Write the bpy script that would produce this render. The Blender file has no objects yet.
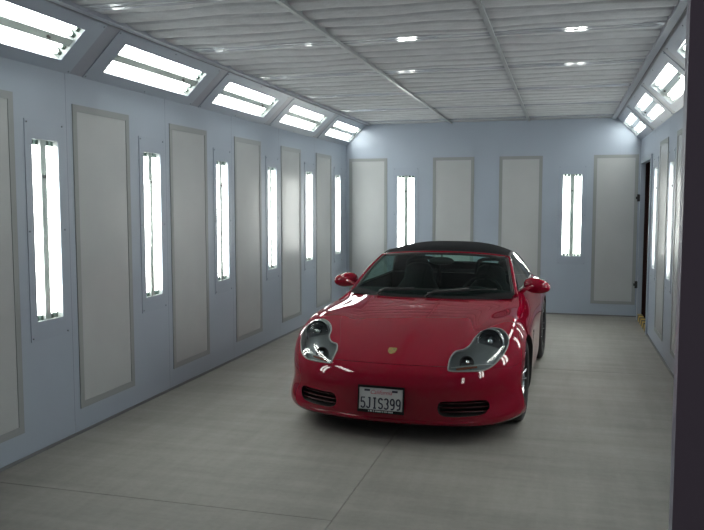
import bpy, bmesh, math, random
import numpy as np
from mathutils import Vector, Matrix
from mathutils.bvhtree import BVHTree
from mathutils import geometry as geo
from mathutils.interpolate import poly_3d_calc
random.seed(7)
PI = math.pi
scene = bpy.context.scene
COL = scene.collection
S = 1.65                      # metres per unit of camera height
def new_mat(name):
    m = bpy.data.materials.new(name); m.use_nodes = True
    nt = m.node_tree
    for n in list(nt.nodes): nt.nodes.remove(n)
    out = nt.nodes.new('ShaderNodeOutputMaterial')
    return m, nt, out
def pbr(name, col, rough=.5, metal=0, coat=0, coat_rough=.03, coat_ior=1.5, spec=.5, noise=None, bump=None):
    m, nt, out = new_mat(name)
    b = nt.nodes.new('ShaderNodeBsdfPrincipled')
    b.inputs['Base Color'].default_value = (*col, 1)
    b.inputs['Roughness'].default_value = rough
    b.inputs['Metallic'].default_value = metal
    b.inputs['Coat Weight'].default_value = coat
    b.inputs['Coat Roughness'].default_value = coat_rough
    b.inputs['Coat IOR'].default_value = coat_ior
    b.inputs['Specular IOR Level'].default_value = spec
    nt.links.new(b.outputs[0], out.inputs[0])
    tc = nt.nodes.new('ShaderNodeTexCoord')
    if noise:                                  # (scale, amount)
        n = nt.nodes.new('ShaderNodeTexNoise'); n.inputs['Scale'].default_value = noise[0]; n.inputs['Detail'].default_value = 5
        r = nt.nodes.new('ShaderNodeMapRange'); a = noise[1]
        r.inputs['From Min'].default_value = .3; r.inputs['From Max'].default_value = .7
        r.inputs['To Min'].default_value = 1-a; r.inputs['To Max'].default_value = 1+a
        mx = nt.nodes.new('ShaderNodeVectorMath'); mx.operation = 'SCALE'; mx.inputs[0].default_value = col
        nt.links.new(tc.outputs['Object'], n.inputs['Vector']); nt.links.new(n.outputs['Fac'], r.inputs['Value'])
        nt.links.new(r.outputs[0], mx.inputs['Scale']); nt.links.new(mx.outputs[0], b.inputs['Base Color'])
    if bump:                                   # (scale, strength, distance)
        n = nt.nodes.new('ShaderNodeTexNoise'); n.inputs['Scale'].default_value = bump[0]; n.inputs['Detail'].default_value = 4
        bp = nt.nodes.new('ShaderNodeBump'); bp.inputs['Strength'].default_value = bump[1]; bp.inputs['Distance'].default_value = bump[2]
        nt.links.new(tc.outputs['Object'], n.inputs['Vector']); nt.links.new(n.outputs['Fac'], bp.inputs['Height'])
        nt.links.new(bp.outputs[0], b.inputs['Normal'])
    return m
def emit(name, col, strength):
    m, nt, out = new_mat(name)
    e = nt.nodes.new('ShaderNodeEmission'); e.inputs[0].default_value = (*col, 1); e.inputs[1].default_value = strength
    nt.links.new(e.outputs[0], out.inputs[0]); return m
def pane_glass(name, tint, ior=1.5, refl=1.0):
    """thin glazing: see-through with a fresnel mirror on top"""
    m, nt, out = new_mat(name)
    t = nt.nodes.new('ShaderNodeBsdfTransparent'); t.inputs[0].default_value = (*tint, 1)
    g = nt.nodes.new('ShaderNodeBsdfGlossy'); g.inputs['Roughness'].default_value = .01; g.inputs[0].default_value = (refl, refl, refl, 1)
    f = nt.nodes.new('ShaderNodeFresnel'); 
    gm = nt.nodes.new('ShaderNodeNewGeometry'); mi = nt.nodes.new('ShaderNodeMix'); mi.data_type = 'FLOAT'   # same mirror from either face
    mi.inputs['A'].default_value = ior; mi.inputs['B'].default_value = 1/ior
    nt.links.new(gm.outputs['Backfacing'], mi.inputs['Factor']); nt.links.new(mi.outputs['Result'], f.inputs[0])
    mx = nt.nodes.new('ShaderNodeMixShader')
    nt.links.new(f.outputs[0], mx.inputs[0]); nt.links.new(t.outputs[0], mx.inputs[1]); nt.links.new(g.outputs[0], mx.inputs[2])
    nt.links.new(mx.outputs[0], out.inputs[0]); return m

class MB:
    """collects shapes for ONE mesh object"""
    def __init__(s): s.v = []; s.f = []; s.m = []
    def add(s, vs, fs, mi=0):
        o = len(s.v); s.v += [tuple(v) for v in vs]; s.f += [tuple(i+o for i in f) for f in fs]; s.m += [mi]*len(fs)
    def quad(s, a, b, c, d, mi=0): s.add([a, b, c, d], [(0, 1, 2, 3)], mi)
    def box(s, lo, hi, mi=0):
        x0, y0, z0 = lo; x1, y1, z1 = hi
        s.add([(x0,y0,z0),(x1,y0,z0),(x1,y1,z0),(x0,y1,z0),(x0,y0,z1),(x1,y0,z1),(x1,y1,z1),(x0,y1,z1)],
              [(0,3,2,1),(4,5,6,7),(0,1,5,4),(1,2,6,5),(2,3,7,6),(3,0,4,7)], mi)
    def tube(s, pts, r, n=10, closed=False, mi=0, flat=1.0, cap=True):
        pts = [Vector(p) for p in pts]; N = len(pts); rings = []
        rr = r if isinstance(r, (list, tuple)) else [r]*N
        up = None
        for i, p in enumerate(pts):
            a = pts[(i-1) % N] if closed or i > 0 else p; b = pts[(i+1) % N] if closed or i < N-1 else p
            t = (b-a).normalized()
            if up is None: up = Vector((0, 0, 1)) if abs(t.z) < .9 else Vector((1, 0, 0))
            x = t.cross(up).normalized(); up = x.cross(t).normalized()
            rings.append([p + (x*math.cos(2*PI*k/n) + up*math.sin(2*PI*k/n)*flat)*rr[i] for k in range(n)])
        vs = [q for R_ in rings for q in R_]; fs = []
        for i in range(N if closed else N-1):
            j = (i+1) % N
            for k in range(n): fs.append((i*n+k, i*n+(k+1) % n, j*n+(k+1) % n, j*n+k))
        if not closed and cap: fs += [tuple(range(n))[::-1], tuple((N-1)*n+k for k in range(n))]
        s.add(vs, fs, mi)
    def lathe(s, prof, n=32, M=None, mi=0, close=False):
        """prof: (radius, height) pairs turned about local z, then placed by M"""
        M = M or Matrix(); vs = []; fs = []; N = len(prof)
        for r, h in prof:
            for k in range(n): vs.append(M @ Vector((r*math.cos(2*PI*k/n), r*math.sin(2*PI*k/n), h)))
        for i in range(N if close else N-1):
            j = (i+1) % N
            for k in range(n): fs.append((i*n+k, i*n+(k+1) % n, j*n+(k+1) % n, j*n+k))
        s.add(vs, fs, mi)
    def grid(s, P, mi=0, skip=None):
        a, b = len(P), len(P[0]); vs = [q for row in P for q in row]; fs = []
        for i in range(a-1):
            for j in range(b-1):
                if skip and skip(i, j): continue
                fs.append((i*b+j, (i+1)*b+j, (i+1)*b+j+1, i*b+j+1))
        s.add(vs, fs, mi)
    def prism(s, poly, d, mi=0):
        """closed 3-D outline pushed along the vector d"""
        n = len(poly); d = Vector(d); A = [Vector(p) for p in poly]; B = [p+d for p in A]
        s.add(A+B, [tuple(range(n))[::-1], tuple(range(n, 2*n))] + [(i, (i+1) % n, n+(i+1) % n, n+i) for i in range(n)], mi)
    def mesh(s, name='m', mats=(), smooth=None, recalc=True):
        me = bpy.data.meshes.new(name); me.from_pydata([tuple(v) for v in s.v], [], s.f)
        for m in mats: me.materials.append(m)
        me.polygons.foreach_set('material_index', s.m)
        if recalc:
            bm = bmesh.new(); bm.from_mesh(me); bmesh.ops.recalc_face_normals(bm, faces=bm.faces); bm.to_mesh(me); bm.free()
        if smooth is not None:
            me.polygons.foreach_set('use_smooth', [True]*len(me.polygons))
            if smooth < 180: me.set_sharp_from_angle(angle=math.radians(smooth))
        me.update(); return me
    def build(s, name, mats, parent=None, smooth=None, recalc=True):
        if not isinstance(mats, (list, tuple)): mats = [mats]
        return link(name, s.mesh(name, mats, smooth, recalc), parent)
def link(name, me, parent=None):
    o = bpy.data.objects.new(name, me); COL.objects.link(o)
    if parent: o.parent = parent
    return o
def empty(name, M):
    o = bpy.data.objects.new(name, None); COL.objects.link(o); o.matrix_world = M; o.empty_display_size = .1; return o
def tag(o, label=None, cat=None, group=None, kind=None):
    if label: o['label'] = label
    if cat: o['category'] = cat
    if group: o['group'] = group
    if kind: o['kind'] = kind
    return o
def copy_tree(o, parent=None):
    c = o.copy(); COL.objects.link(c); c.parent = parent
    for ch in list(o.children): copy_tree(ch, c)
    return c
def frame(origin, W, T, N):
    M = Matrix.Identity(4)
    for i in range(3): M[i][0] = W[i]; M[i][1] = T[i]; M[i][2] = N[i]; M[i][3] = origin[i]
    return M
def catmull(pts, n=8, closed=False):
    P = [Vector(p) for p in pts]; N = len(P); out = []
    for i in range(N if closed else N-1):
        g = (lambda k: P[k % N]) if closed else (lambda k: P[min(max(k, 0), N-1)])
        a, b, c, d = g(i-1), g(i), g(i+1), g(i+2)
        for j in range(n):
            t = j/n
            out.append(.5*((2*b)+(c-a)*t+(2*a-5*b+4*c-d)*t*t+(3*b-a-3*c+d)*t**3))
    if not closed: out.append(P[-1])
    return out
# ------------------------------------------------------------------ the booth
XL, XR, YB, H, HB, HX = -2.003*S, .632*S, 7.047*S, 1.739*S, 1.537*S, .207*S
YF = 1.35*S; TF = .040*S
WALLCOL = (.30, .347, .412)
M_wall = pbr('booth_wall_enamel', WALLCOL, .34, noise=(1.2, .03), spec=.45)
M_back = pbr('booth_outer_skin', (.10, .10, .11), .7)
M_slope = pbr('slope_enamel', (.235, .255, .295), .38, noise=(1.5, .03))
M_plate = pbr('fixture_plate_enamel', (.288, .335, .40), .36, noise=(2, .02))
M_screw = pbr('plate_screw', (.18, .20, .225), .5)
M_filter = pbr('filter_sheet', (.385, .402, .408), .26, noise=(2.5, .03), spec=.28)
M_fframe = pbr('filter_frame_grey', (.235, .255, .253), .5)
M_refl = pbr('white_reflector', (.80, .86, .84), .30)
M_div = pbr('ballast_cover', (.33, .36, .355), .4)
M_black = pbr('black_plastic', (.012, .012, .013), .45)
M_socket = pbr('lamp_socket', (.06, .09, .08), .5)
M_tube = emit('fluorescent_tube_glow', (1.0, .96, .935), 13.5)
M_lampglass = pane_glass('fixture_glass', (.96, .99, .98), 1.35)
M_trim = pbr('floor_trim_grey', (.13, .135, .14), .55)
M_strip = pbr('glossy_white_strip', (.35, .37, .40), .09, spec=.5)
M_beam = pbr('ceiling_beam_enamel', (.22, .24, .25), .35)
M_fabric = pbr('ceiling_filter_fleece', (.36, .38, .40), .8, noise=(9, .08), bump=(25, .5, .01))
M_out = pbr('front_wall_outer', (.34, .28, .34), .65)
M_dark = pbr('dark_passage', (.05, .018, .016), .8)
M_jamb = pbr('jamb_enamel', (.30, .31, .38), .4)

def panel_wall(name, O, U, V, N, ul, vl, holes, seams, mat, mats_back=M_back, depth=.20):
    O, U, V, N = map(Vector, (O, U, V, N)); g = .0013
    us = sorted({0, ul} | {h[0] for h in holes} | {h[1] for h in holes}); vs = sorted({0, vl} | {h[2] for h in holes} | {h[3] for h in holes})
    us2 = []
    for s_ in seams:
        if g < s_ < ul-g: us2 += [s_-g, s_+g]
    us = sorted(set(us) | set(us2)); b = MB()
    for i in range(len(us)-1):
        if any(abs((us[i]+us[i+1])/2 - s_) < g for s_ in seams): continue
        for j in range(len(vs)-1):
            cu, cv = (us[i]+us[i+1])/2, (vs[j]+vs[j+1])/2
            if any(h[0] < cu < h[1] and h[2] < cv < h[3] for h in holes): continue
            b.quad(*[O+U*x+V*y for x, y in ((us[i], vs[j]), (us[i+1], vs[j]), (us[i+1], vs[j+1]), (us[i], vs[j+1]))])
    Q = O - N*depth
    b.quad(*[Q+U*x+V*y for x, y in ((0, 0), (0, vl), (ul, vl), (ul, 0))], 1) if not any(h[4:] for h in holes) else None
    if any(h[4:] for h in holes):                       # a doorway goes right through
        h = [h for h in holes if h[4:]][0]
        for r in ((0, h[0], 0, vl), (h[1], ul, 0, vl), (h[0], h[1], h[3], vl)):
            b.quad(*[Q+U*x+V*y for x, y in ((r[0], r[2]), (r[0], r[3]), (r[1], r[3]), (r[1], r[2]))], 1)
    return tag(b.build(name, [mat, mats_back], recalc=False), kind='structure')

# ---- light fixtures (local x across, y along the tubes, z into the room)
def light_parts(root, W, L, PW, PL):
    w, l, d = W/2, L/2, .095
    b = MB()                                                   # face plate around the opening
    for lo, hi in (((-PW/2, -PL/2), (-w, PL/2)), ((w, -PL/2), (PW/2, PL/2)), ((-w, -PL/2), (w, -l)), ((-w, l), (w, PL/2))):
        b.box((lo[0], lo[1], 0), (hi[0], hi[1], .005))
    plate = b.build('face_plate', M_plate, root)
    for sx in (-1, 1):
        for sy in (-1, 0, 1):
            q = MB(); q.lathe([(0, .009), (.005, .009), (.007, .005)], 8, Matrix.Translation((sx*(PW/2-.02), sy*(PL/2-.02), 0)))
            q.build('screw', M_screw, plate)
    b = MB()                                                   # reflector box
    b.quad((-w, -l, -d), (w, -l, -d), (w, l, -d), (-w, l, -d))
    b.quad((-w, -l, 0), (-w, -l, -d), (-w, l, -d), (-w, l, 0)); b.quad((w, -l, -d), (w, -l, 0), (w, l, 0), (w, l, -d))
    b.quad((-w, -l, 0), (w, -l, 0), (w, -l, -d), (-w, -l, -d)); b.quad((-w, l, -d), (w, l, -d), (w, l, 0), (-w, l, 0))
    b.m[-4:] = [1, 1, 1, 1]; b.build('reflector', [M_refl, M_div], root, recalc=False)
    b = MB(); cw = .023
    b.add([(-cw, -l, -d+.002), (cw, -l, -d+.002), (cw*1.25, -l, -.012), (-cw*1.25, -l, -.012), (-cw, l, -d+.002), (cw, l, -d+.002), (cw*1.25, l, -.012), (-cw*1.25, l, -.012)],
          [(0, 1, 2, 3), (4, 7, 6, 5), (1, 5, 6, 2), (2, 6, 7, 3), (3, 7, 4, 0)])
    cov = b.build('ballast_cover', M_div, root)
    q = MB(); q.lathe([(0, .004), (.010, .004), (.012, -.012)], 10, Matrix.Translation((0, l-.24, 0)))
    q.build('latch', M_black, cov)
    sp = (w-cw)
    for k, x in enumerate((-cw-sp*.72, -cw-sp*.27, cw+sp*.27, cw+sp*.72)):
        t = MB(); t.tube([(x, -l+.035, -.045), (x, l-.035, -.045)], .0165, 12)
        tb = t.build('fluorescent_tube', M_tube, root, smooth=60)
        for sy in (-1, 1):
            q = MB(); q.box((x-.013, min(sy*l, sy*(l-.034)), -.075), (x+.013, max(sy*l, sy*(l-.034)), -.022))
            q.build('lamp_socket', M_socket, tb)
    q = MB(); q.box((-w-.004, -l-.004, -.006), (w+.004, l+.004, -.002)); q.build('glass_pane', M_lampglass, root)
ZC = .887*S; LW, LL = .160*S, .722*S
wall_proto = hip_proto = None
def wall_light(origin, W, N, label, group):
    global wall_proto
    M = frame(origin, W, (0, 0, 1), N)
    if wall_proto is None:
        r = empty('wall_light', M); light_parts(r, LW, LL, .241*S, .872*S); wall_proto = r
    else: r = copy_tree(wall_proto); r.matrix_world = M
    return tag(r, label, 'light', group)
SL = math.hypot(.207, .202)*S; HLW, HLL = .555*SL, .785*S
def hip_light(origin, N, label, group):
    global hip_proto
    N = Vector(N).normalized(); T = Vector((0, 1, 0)); M = frame(origin, T.cross(N), T, N)
    if hip_proto is None:
        r = empty('slope_light', M); light_parts(r, HLW, HLL, SL*.93, .985*S); hip_proto = r
    else: r = copy_tree(hip_proto); r.matrix_world = M
    return tag(r, label, 'light', group)
panel_proto = {}
def filter_panel(origin, W, N, width, label, group):
    M = frame(origin, W, (0, 0, 1), N); h = 1.306*S/2; w = width/2; k = round(width, 3)
    if k not in panel_proto:
        r = empty('filter_panel', M); b = MB(); f = .048
        for lo, hi in (((-w, -h), (-w+f, h)), ((w-f, -h), (w, h)), ((-w+f, -h), (w-f, -h+f)), ((-w+f, h-f), (w-f, h))):
            b.box((lo[0], lo[1], 0), (hi[0], hi[1], .006))
        b.build('frame', M_fframe, r)
        b = MB(); n = 10
        P = [[(-w+f+(2*w-2*f)*i/n, -h+f+(2*h-2*f)*j/n, .002+.003*math.sin(PI*i/n)*math.sin(PI*j/n)) for j in range(n+1)] for i in range(n+1)]
        b.grid(P); b.build('filter_sheet', M_filter, r, smooth=180)
        panel_proto[k] = r
    else: r = copy_tree(panel_proto[k]); r.matrix_world = M
    return tag(r, label, 'filter panel', group)

LY = lambda i: (2.553+.8235*i+.0875+.002)*S          # centre of a wall light, bay i
PY = lambda k: (2.825+.8235*k+.2175)*S               # centre of a filter panel, bay k
RY = lambda i: LY(i)-.08*S
hole = lambda c, o: (c-o-LW/2, c-o+LW/2, ZC-LL/2, ZC+LL/2)
y0 = YF+TF
seamsY = [(2.553+.8235*i+.232)*S - y0 for i in range(-1, 6)]
# left wall
panel_wall('wall_left', (XL, y0, 0), (0, 1, 0), (0, 0, 1), (1, 0, 0), YB-y0, HB, [hole(LY(i), y0) for i in range(0, 6)], seamsY, M_wall)
ordn = ['in the very corner beside the booth opening', 'nearest the camera, at the left edge of the photo', 'second from the camera', 'third from the camera', 'fourth from the camera', 'fifth from the camera', 'last one before the back corner']
for i in range(0, 6):
    wall_light((XL, LY(i), ZC), (0, 1, 0), (1, 0, 0), 'vertical light in the left wall, ' + ordn[i+1], 'vertical lights along the left wall')
pn = ['cut by the left edge of the photo', 'second from the photo edge, between the two largest lights', 'third from the photo edge', 'fourth from the photo edge', 'fifth from the photo edge', 'last one before the back corner']
for k in range(-1, 5):
    filter_panel((XL, PY(k)+(.027*S if k < 0 else 0), .760*S), (0, 1, 0), (1, 0, 0), .435*S, 'tall pale panel on left wall, ' + pn[k+1], 'filter panels along the left wall')
# right wall with its doorway
dY0, dY1, dZ = 6.15*S, 6.87*S, 1.325*S
panel_wall('wall_right', (XR, YB, 0), (0, -1, 0), (0, 0, 1), (-1, 0, 0), YB-y0, HB,
           [(YB-RY(i)-LW/2, YB-RY(i)+LW/2, ZC-LL/2, ZC+LL/2) for i in range(-1, 5)] + [(YB-dY1, YB-dY0, 0, dZ, 1)], [YB-y0-s_+.08*S for s_ in seamsY], M_wall)
rn = {4: 'the one next to the doorway', 3: 'second from the doorway', 2: 'third from the doorway, behind dark wall edge', 1: 'fourth from the doorway, behind dark wall edge', 0: 'fifth from the doorway, behind dark wall edge', -1: 'beside the booth opening'}
for i in (4, 3, 2, 1, 0, -1):
    wall_light((XR, RY(i), ZC), (0, -1, 0), (-1, 0, 0), 'vertical light in the right wall, ' + rn[i], 'vertical lights along the right wall')
for k, t in ((3, 'nearest the doorway, between the two narrow lights'), (2, 'partly hidden by the dark wall edge')):
    filter_panel((XR, PY(k)-.07*S, .760*S), (0, -1, 0), (-1, 0, 0), .435*S, 'tall pale panel on right wall, ' + t, 'filter panels along the right wall')
# back wall (with the chamfered top corners behind the slopes)
bx = [(-1.424*S), (.0715*S)]
panel_wall('wall_back', (XL, YB, 0), (1, 0, 0), (0, 0, 1), (0, -1, 0), XR-XL, H, [hole(x, XL) for x in bx], [], M_wall)
wall_light((bx[0], YB, ZC), (1, 0, 0), (0, -1, 0), 'vertical light in the back wall, above the left part of the red car', 'vertical lights on the back wall')
wall_light((bx[1], YB, ZC), (1, 0, 0), (0, -1, 0), 'vertical light in the back wall, right of the red car', 'vertical lights on the back wall')
for x0, x1, t in ((-1.973, -1.602, 'in the left corner'), (-1.171, -.791, 'right of the left light, above the car roof'), (-.567, -.187, 'left of the right light, above the car roof'), (.246, .617, 'in the right corner by the doorway')):
    filter_panel(((x0+x1)/2*S, YB, .760*S), (1, 0, 0), (0, -1, 0), (x1-x0)*S, 'tall pale panel on back wall, ' + t, 'filter panels on the back wall')
# sloped light coves under the ceiling
HY = lambda k: (1.925+1.08*k+.3925)*S
for side, nm in ((-1, 'trim_1'), (1, 'trim_2')):
    O_ = Vector((XL, y0, HB)) if side < 0 else Vector((XR, YB, HB))
    U_ = Vector((0, 1, 0)) if side < 0 else Vector((0, -1, 0))
    V_ = Vector((HX, 0, H-HB)).normalized() if side < 0 else Vector((-HX, 0, H-HB)).normalized()
    N_ = U_.cross(V_)
    hs = []
    ks = range(5) if side < 0 else range(1, 5)
    for k in ks:
        c = HY(k)-y0 if side < 0 else YB-HY(k)
        hs.append((c-HLL/2, c+HLL/2, SL*.455-HLW/2, SL*.455+HLW/2))
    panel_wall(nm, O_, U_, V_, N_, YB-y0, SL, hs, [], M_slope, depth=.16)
    sd = 'left' if side < 0 else 'right'
    on = ['nearest the camera, cut by photo edge', 'second from the camera', 'third from the camera', 'fourth from the camera', 'last one before the back wall'] if side < 0 else \
         ['nearest the camera, behind dark wall edge', 'second from camera, peeping past dark wall edge', 'third from the back wall, the largest in view', 'second from the back wall', 'last one before the back wall']
    for k in ks:
        p_ = O_ + V_*SL*.455; p_.y = HY(k)
        hip_light(p_, N_, 'sloped light under %s ceiling edge, %s' % (sd, on[k]), 'sloped lights under the %s ceiling edge' % sd)
# ceiling: fleece sagging between cross wires, glossy cross strips, two beams
b = MB(); x0, x1 = XL+HX, XR-HX; nx, rib, PER = 48, .169*S, .8475*S
Ys = np.arange(y0, YB+.001, rib/18)
rows = []
for j, y in enumerate(list(Ys)+[YB]):
    r = []
    for i in range(nx+1):
        x = x0+(x1-x0)*i/nx
        yy = y + .014*math.sin(x*3.1+math.floor(y/rib)*1.7) + .009*math.sin(x*9.7+y*2)
        u = ((yy-1.748*S)/PER+.5) % 1; du = abs(u-.5)*PER       # distance from the nearest glossy strip
        cell = .110*S; sub_ = (PER/2-cell)/2
        if du < cell: dg, fr = cell-du, .15
        else: q_ = ((du-cell)/sub_) % 1; fr = q_; dg = min(q_, 1-q_)*sub_
        # narrow tuck where a wire lifts the fleece, a slack belly between wires
        r.append((x, y, H + .060*max(0, 1-dg/.026)**1.2 - .018*math.sin(PI*fr) + .003*math.sin(x*7+y*5)))
    rows.append(r)
b.grid(rows)
ce = tag(b.build('ceiling', M_fabric, smooth=180), kind='structure')
b = MB(); b.box((XL-.2, YF, H+.10), (XR+.2, YB+.2, H+.13)); tag(b.build('trim_3', M_back), kind='structure')     # roof deck
n_ = 4
for k in range(7):
    y = (1.748+.8475*k)*S
    b = MB()
    for a_ in (-.064, .014):
        b.box((x0, y+a_, H-.012), (x1, y+a_+.050, H-.006))
    b.box((x0, y-.075, H-.008), (x1, y+.075, H+.045))
    tag(b.build('trim_%d' % n_, M_strip), kind='structure'); n_ += 1
for xb in (-1.003, -.312):
    b = MB(); b.box((xb*S-.014, y0, H-.036), (xb*S+.014, YB, H-.020)); b.box((xb*S-.008, y0, H-.022), (xb*S+.008, YB, H+.02))
    tag(b.build('trim_%d' % n_, M_beam), kind='structure'); n_ += 1
for xb, sg in ((x0, 1), (x1, -1)):
    b = MB(); b.box((min(xb, xb+sg*.008), y0, H-.034), (max(xb, xb+sg*.008), YB, H+.05), 1)
    b.box((min(xb+sg*.008, xb+sg*.062), y0, H-.032), (max(xb+sg*.008, xb+sg*.062), YB, H-.022))
    b.box((min(xb+sg*.054, xb+sg*.062), y0, H-.022), (max(xb+sg*.054, xb+sg*.062), YB, H+.05))
    tag(b.build('trim_%d' % n_, [M_slope, M_trim]), kind='structure'); n_ += 1
# floor
def floor_material():
    m, nt, out = new_mat('painted_concrete_floor'); N = nt.nodes.new; L = nt.links.new
    b = N('ShaderNodeBsdfPrincipled'); L(b.outputs[0], out.inputs[0]); b.inputs['Roughness'].default_value = .62
    tc = N('ShaderNodeTexCoord')
    def noise(scale, sc3, rot=0, det=6):
        mp = N('ShaderNodeMapping'); mp.inputs['Scale'].default_value = sc3; mp.inputs['Rotation'].default_value = (0, 0, rot)
        n = N('ShaderNodeTexNoise'); n.inputs['Scale'].default_value = scale; n.inputs['Detail'].default_value = det; n.inputs['Roughness'].default_value = .62
        L(tc.outputs['Object'], mp.inputs[0]); L(mp.outputs[0], n.inputs['Vector']); return n.outputs['Fac']
    a = noise(1.1, (1, 1, 1)); s1 = noise(2.2, (.35, 3.2, 1), .55); s2 = noise(2.6, (3.0, .35, 1), -.12); c = noise(30, (1, 1, 1), 0, 3)
    def mr(f, lo, hi):
        r = N('ShaderNodeMapRange'); r.inputs['From Min'].default_value = .3; r.inputs['From Max'].default_value = .7
        r.inputs['To Min'].default_value = lo; r.inputs['To Max'].default_value = hi; L(f, r.inputs['Value']); return r.outputs[0]
    def mul(x, y):
        q = N('ShaderNodeMath'); q.operation = 'MULTIPLY'; L(x, q.inputs[0]); L(y, q.inputs[1]); return q.outputs[0]
    f = mul(mul(mr(a, .90, 1.10), mr(s1, .86, 1.13)), mul(mr(s2, .91, 1.09), mr(c, .95, 1.05)))
    v = N('ShaderNodeVectorMath'); v.operation = 'SCALE'; v.inputs[0].default_value = (.196, .190, .174); L(f, v.inputs['Scale'])
    L(v.outputs[0], b.inputs['Base Color'])
    bp = N('ShaderNodeBump'); bp.inputs['Strength'].default_value = .15; bp.inputs['Distance'].default_value = .004; L(c, bp.inputs['Height']); L(bp.outputs[0], b.inputs['Normal'])
    return m
M_floor = floor_material()
jx, jy, jy2, g = -.683*S, 2.235*S, 4.69*S, .0022
b = MB(); xs = [XL-1.2, jx-g, jx+g, XR+1.6]
def slab(xa, xb_, ya, yb):
    b.box((xa, ya, -.08), (xb_, yb, 0))
slab(xs[0], xs[1], -1.5, jy-g); slab(xs[0], xs[1], jy+g, YB+.3)
slab(xs[2], xs[3], -1.5, jy2-g); slab(xs[2], xs[3], jy2+g, YB+.3)
b.box((xs[0], -1.5, -.10), (xs[3], YB+.3, -.008), 1)
tag(b.build('floor', [M_floor, pbr('joint_filler', (.10, .095, .085), .9)]), kind='structure')
for nm, lo, hi in (('baseboard_left', (XL, y0, 0), (XL+.010, YB, .020)), ('baseboard_back', (XL, YB-.012, 0), (XR, YB, .020)), ('baseboard_right', (XR-.012, y0, 0), (XR, dY0-.05, .020))):
    b = MB(); b.box(lo, hi); tag(b.build(nm, M_trim), kind='structure')
# front wall with the opening the camera looks through
oL, oR, oH = -1.56*S, .1885*S, 1.62*S
b = MB(); ex0, ex1 = XL-1.2, XR+1.6
for xa, xb_, za, zb in ((ex0, oL, 0, H+.13), (oR, ex1, 0, H+.13), (oL, oR, oH, H+.13)):
    b.quad((xa, YF, za), (xb_, YF, za), (xb_, YF, zb), (xa, YF, zb), 0)
    b.quad((xa, YF+TF, za), (xa, YF+TF, zb), (xb_, YF+TF, zb), (xb_, YF+TF, za), 1)
b.quad((oR, YF, 0), (oR, YF, oH), (oR, YF+TF, oH), (oR, YF+TF, 0), 2)
b.quad((oL, YF, 0), (oL, YF+TF, 0), (oL, YF+TF, oH), (oL, YF, oH), 2)
b.quad((oL, YF, oH), (oL, YF+TF, oH), (oR, YF+TF, oH), (oR, YF, oH), 2)
tag(b.build('wall_front', [M_out, M_wall, M_jamb], recalc=False), kind='structure')
# doorway in the right wall: frame, hinges, striped sill, dark passage behind it
d = empty('door_1', Matrix.Translation((XR, (dY0+dY1)/2, 0))); d['kind'] = 'structure'
def loc(x, y, z): return (x-XR, y-(dY0+dY1)/2, z)
b = MB()
for ya, yb, za, zb in ((dY1, dY1+.06, 0, dZ+.06), (dY0-.06, dY0, 0, dZ+.06), (dY0, dY1, dZ, dZ+.06)):
    b.box(loc(XR-.022, ya, za), loc(XR+.04, yb, zb))
df = b.build('door_frame', M_wall, d)
for z in (1.038*S, .302*S):
    b = MB(); b.lathe([(0, -.05), (.017, -.05), (.017, .05), (0, .05)], 12, Matrix.Translation(loc(XR-.042, dY1+.03, z)))
    b.box(loc(XR-.030, dY1+.005, z-.045), loc(XR-.020, dY1+.058, z+.045)); b.box(loc(XR-.075, dY1+.02, z-.018), loc(XR-.04, dY1+.045, z+.018))
    b.build('hinge', M_black, df, smooth=40)
def stripes():
    m, nt, out = new_mat('hazard_stripes'); N = nt.nodes.new; L = nt.links.new
    b_ = N('ShaderNodeBsdfPrincipled'); b_.inputs['Roughness'].default_value = .5; L(b_.outputs[0], out.inputs[0])
    tc = N('ShaderNodeTexCoord'); sx = N('ShaderNodeSeparateXYZ'); L(tc.outputs['Object'], sx.inputs[0])
    a = N('ShaderNodeMath'); a.operation = 'ADD'; L(sx.outputs['Y'], a.inputs[0]); L(sx.outputs['Z'], a.inputs[1])
    c = N('ShaderNodeMath'); c.operation = 'MULTIPLY'; c.inputs[1].default_value = 3.9; L(a.outputs[0], c.inputs[0])
    f = N('ShaderNodeMath'); f.operation = 'FRACT'; L(c.outputs[0], f.inputs[0])
    g_ = N('ShaderNodeMath'); g_.operation = 'GREATER_THAN'; g_.inputs[1].default_value = .5; L(f.outputs[0], g_.inputs[0])
    mx = N('ShaderNodeMix'); mx.data_type = 'RGBA'; mx.inputs['A'].default_value = (.02, .018, .015, 1); mx.inputs['B'].default_value = (.42, .29, .06, 1)
    L(g_.outputs[0], mx.inputs['Factor']); L(mx.outputs['Result'], b_.inputs['Base Color']); return m
b = MB(); b.box(loc(XR-.010, dY0, 0), loc(XR+.05, dY1, .085)); b.build('door_sill', stripes(), d)
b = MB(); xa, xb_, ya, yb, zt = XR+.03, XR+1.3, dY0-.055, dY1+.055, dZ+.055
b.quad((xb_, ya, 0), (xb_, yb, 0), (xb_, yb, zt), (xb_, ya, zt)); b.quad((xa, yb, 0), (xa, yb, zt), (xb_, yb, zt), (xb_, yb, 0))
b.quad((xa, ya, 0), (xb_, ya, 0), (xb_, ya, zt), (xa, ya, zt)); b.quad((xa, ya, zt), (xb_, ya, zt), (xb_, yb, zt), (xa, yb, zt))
tag(b.build('wall_passage', M_dark, recalc=False), kind='structure')
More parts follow.
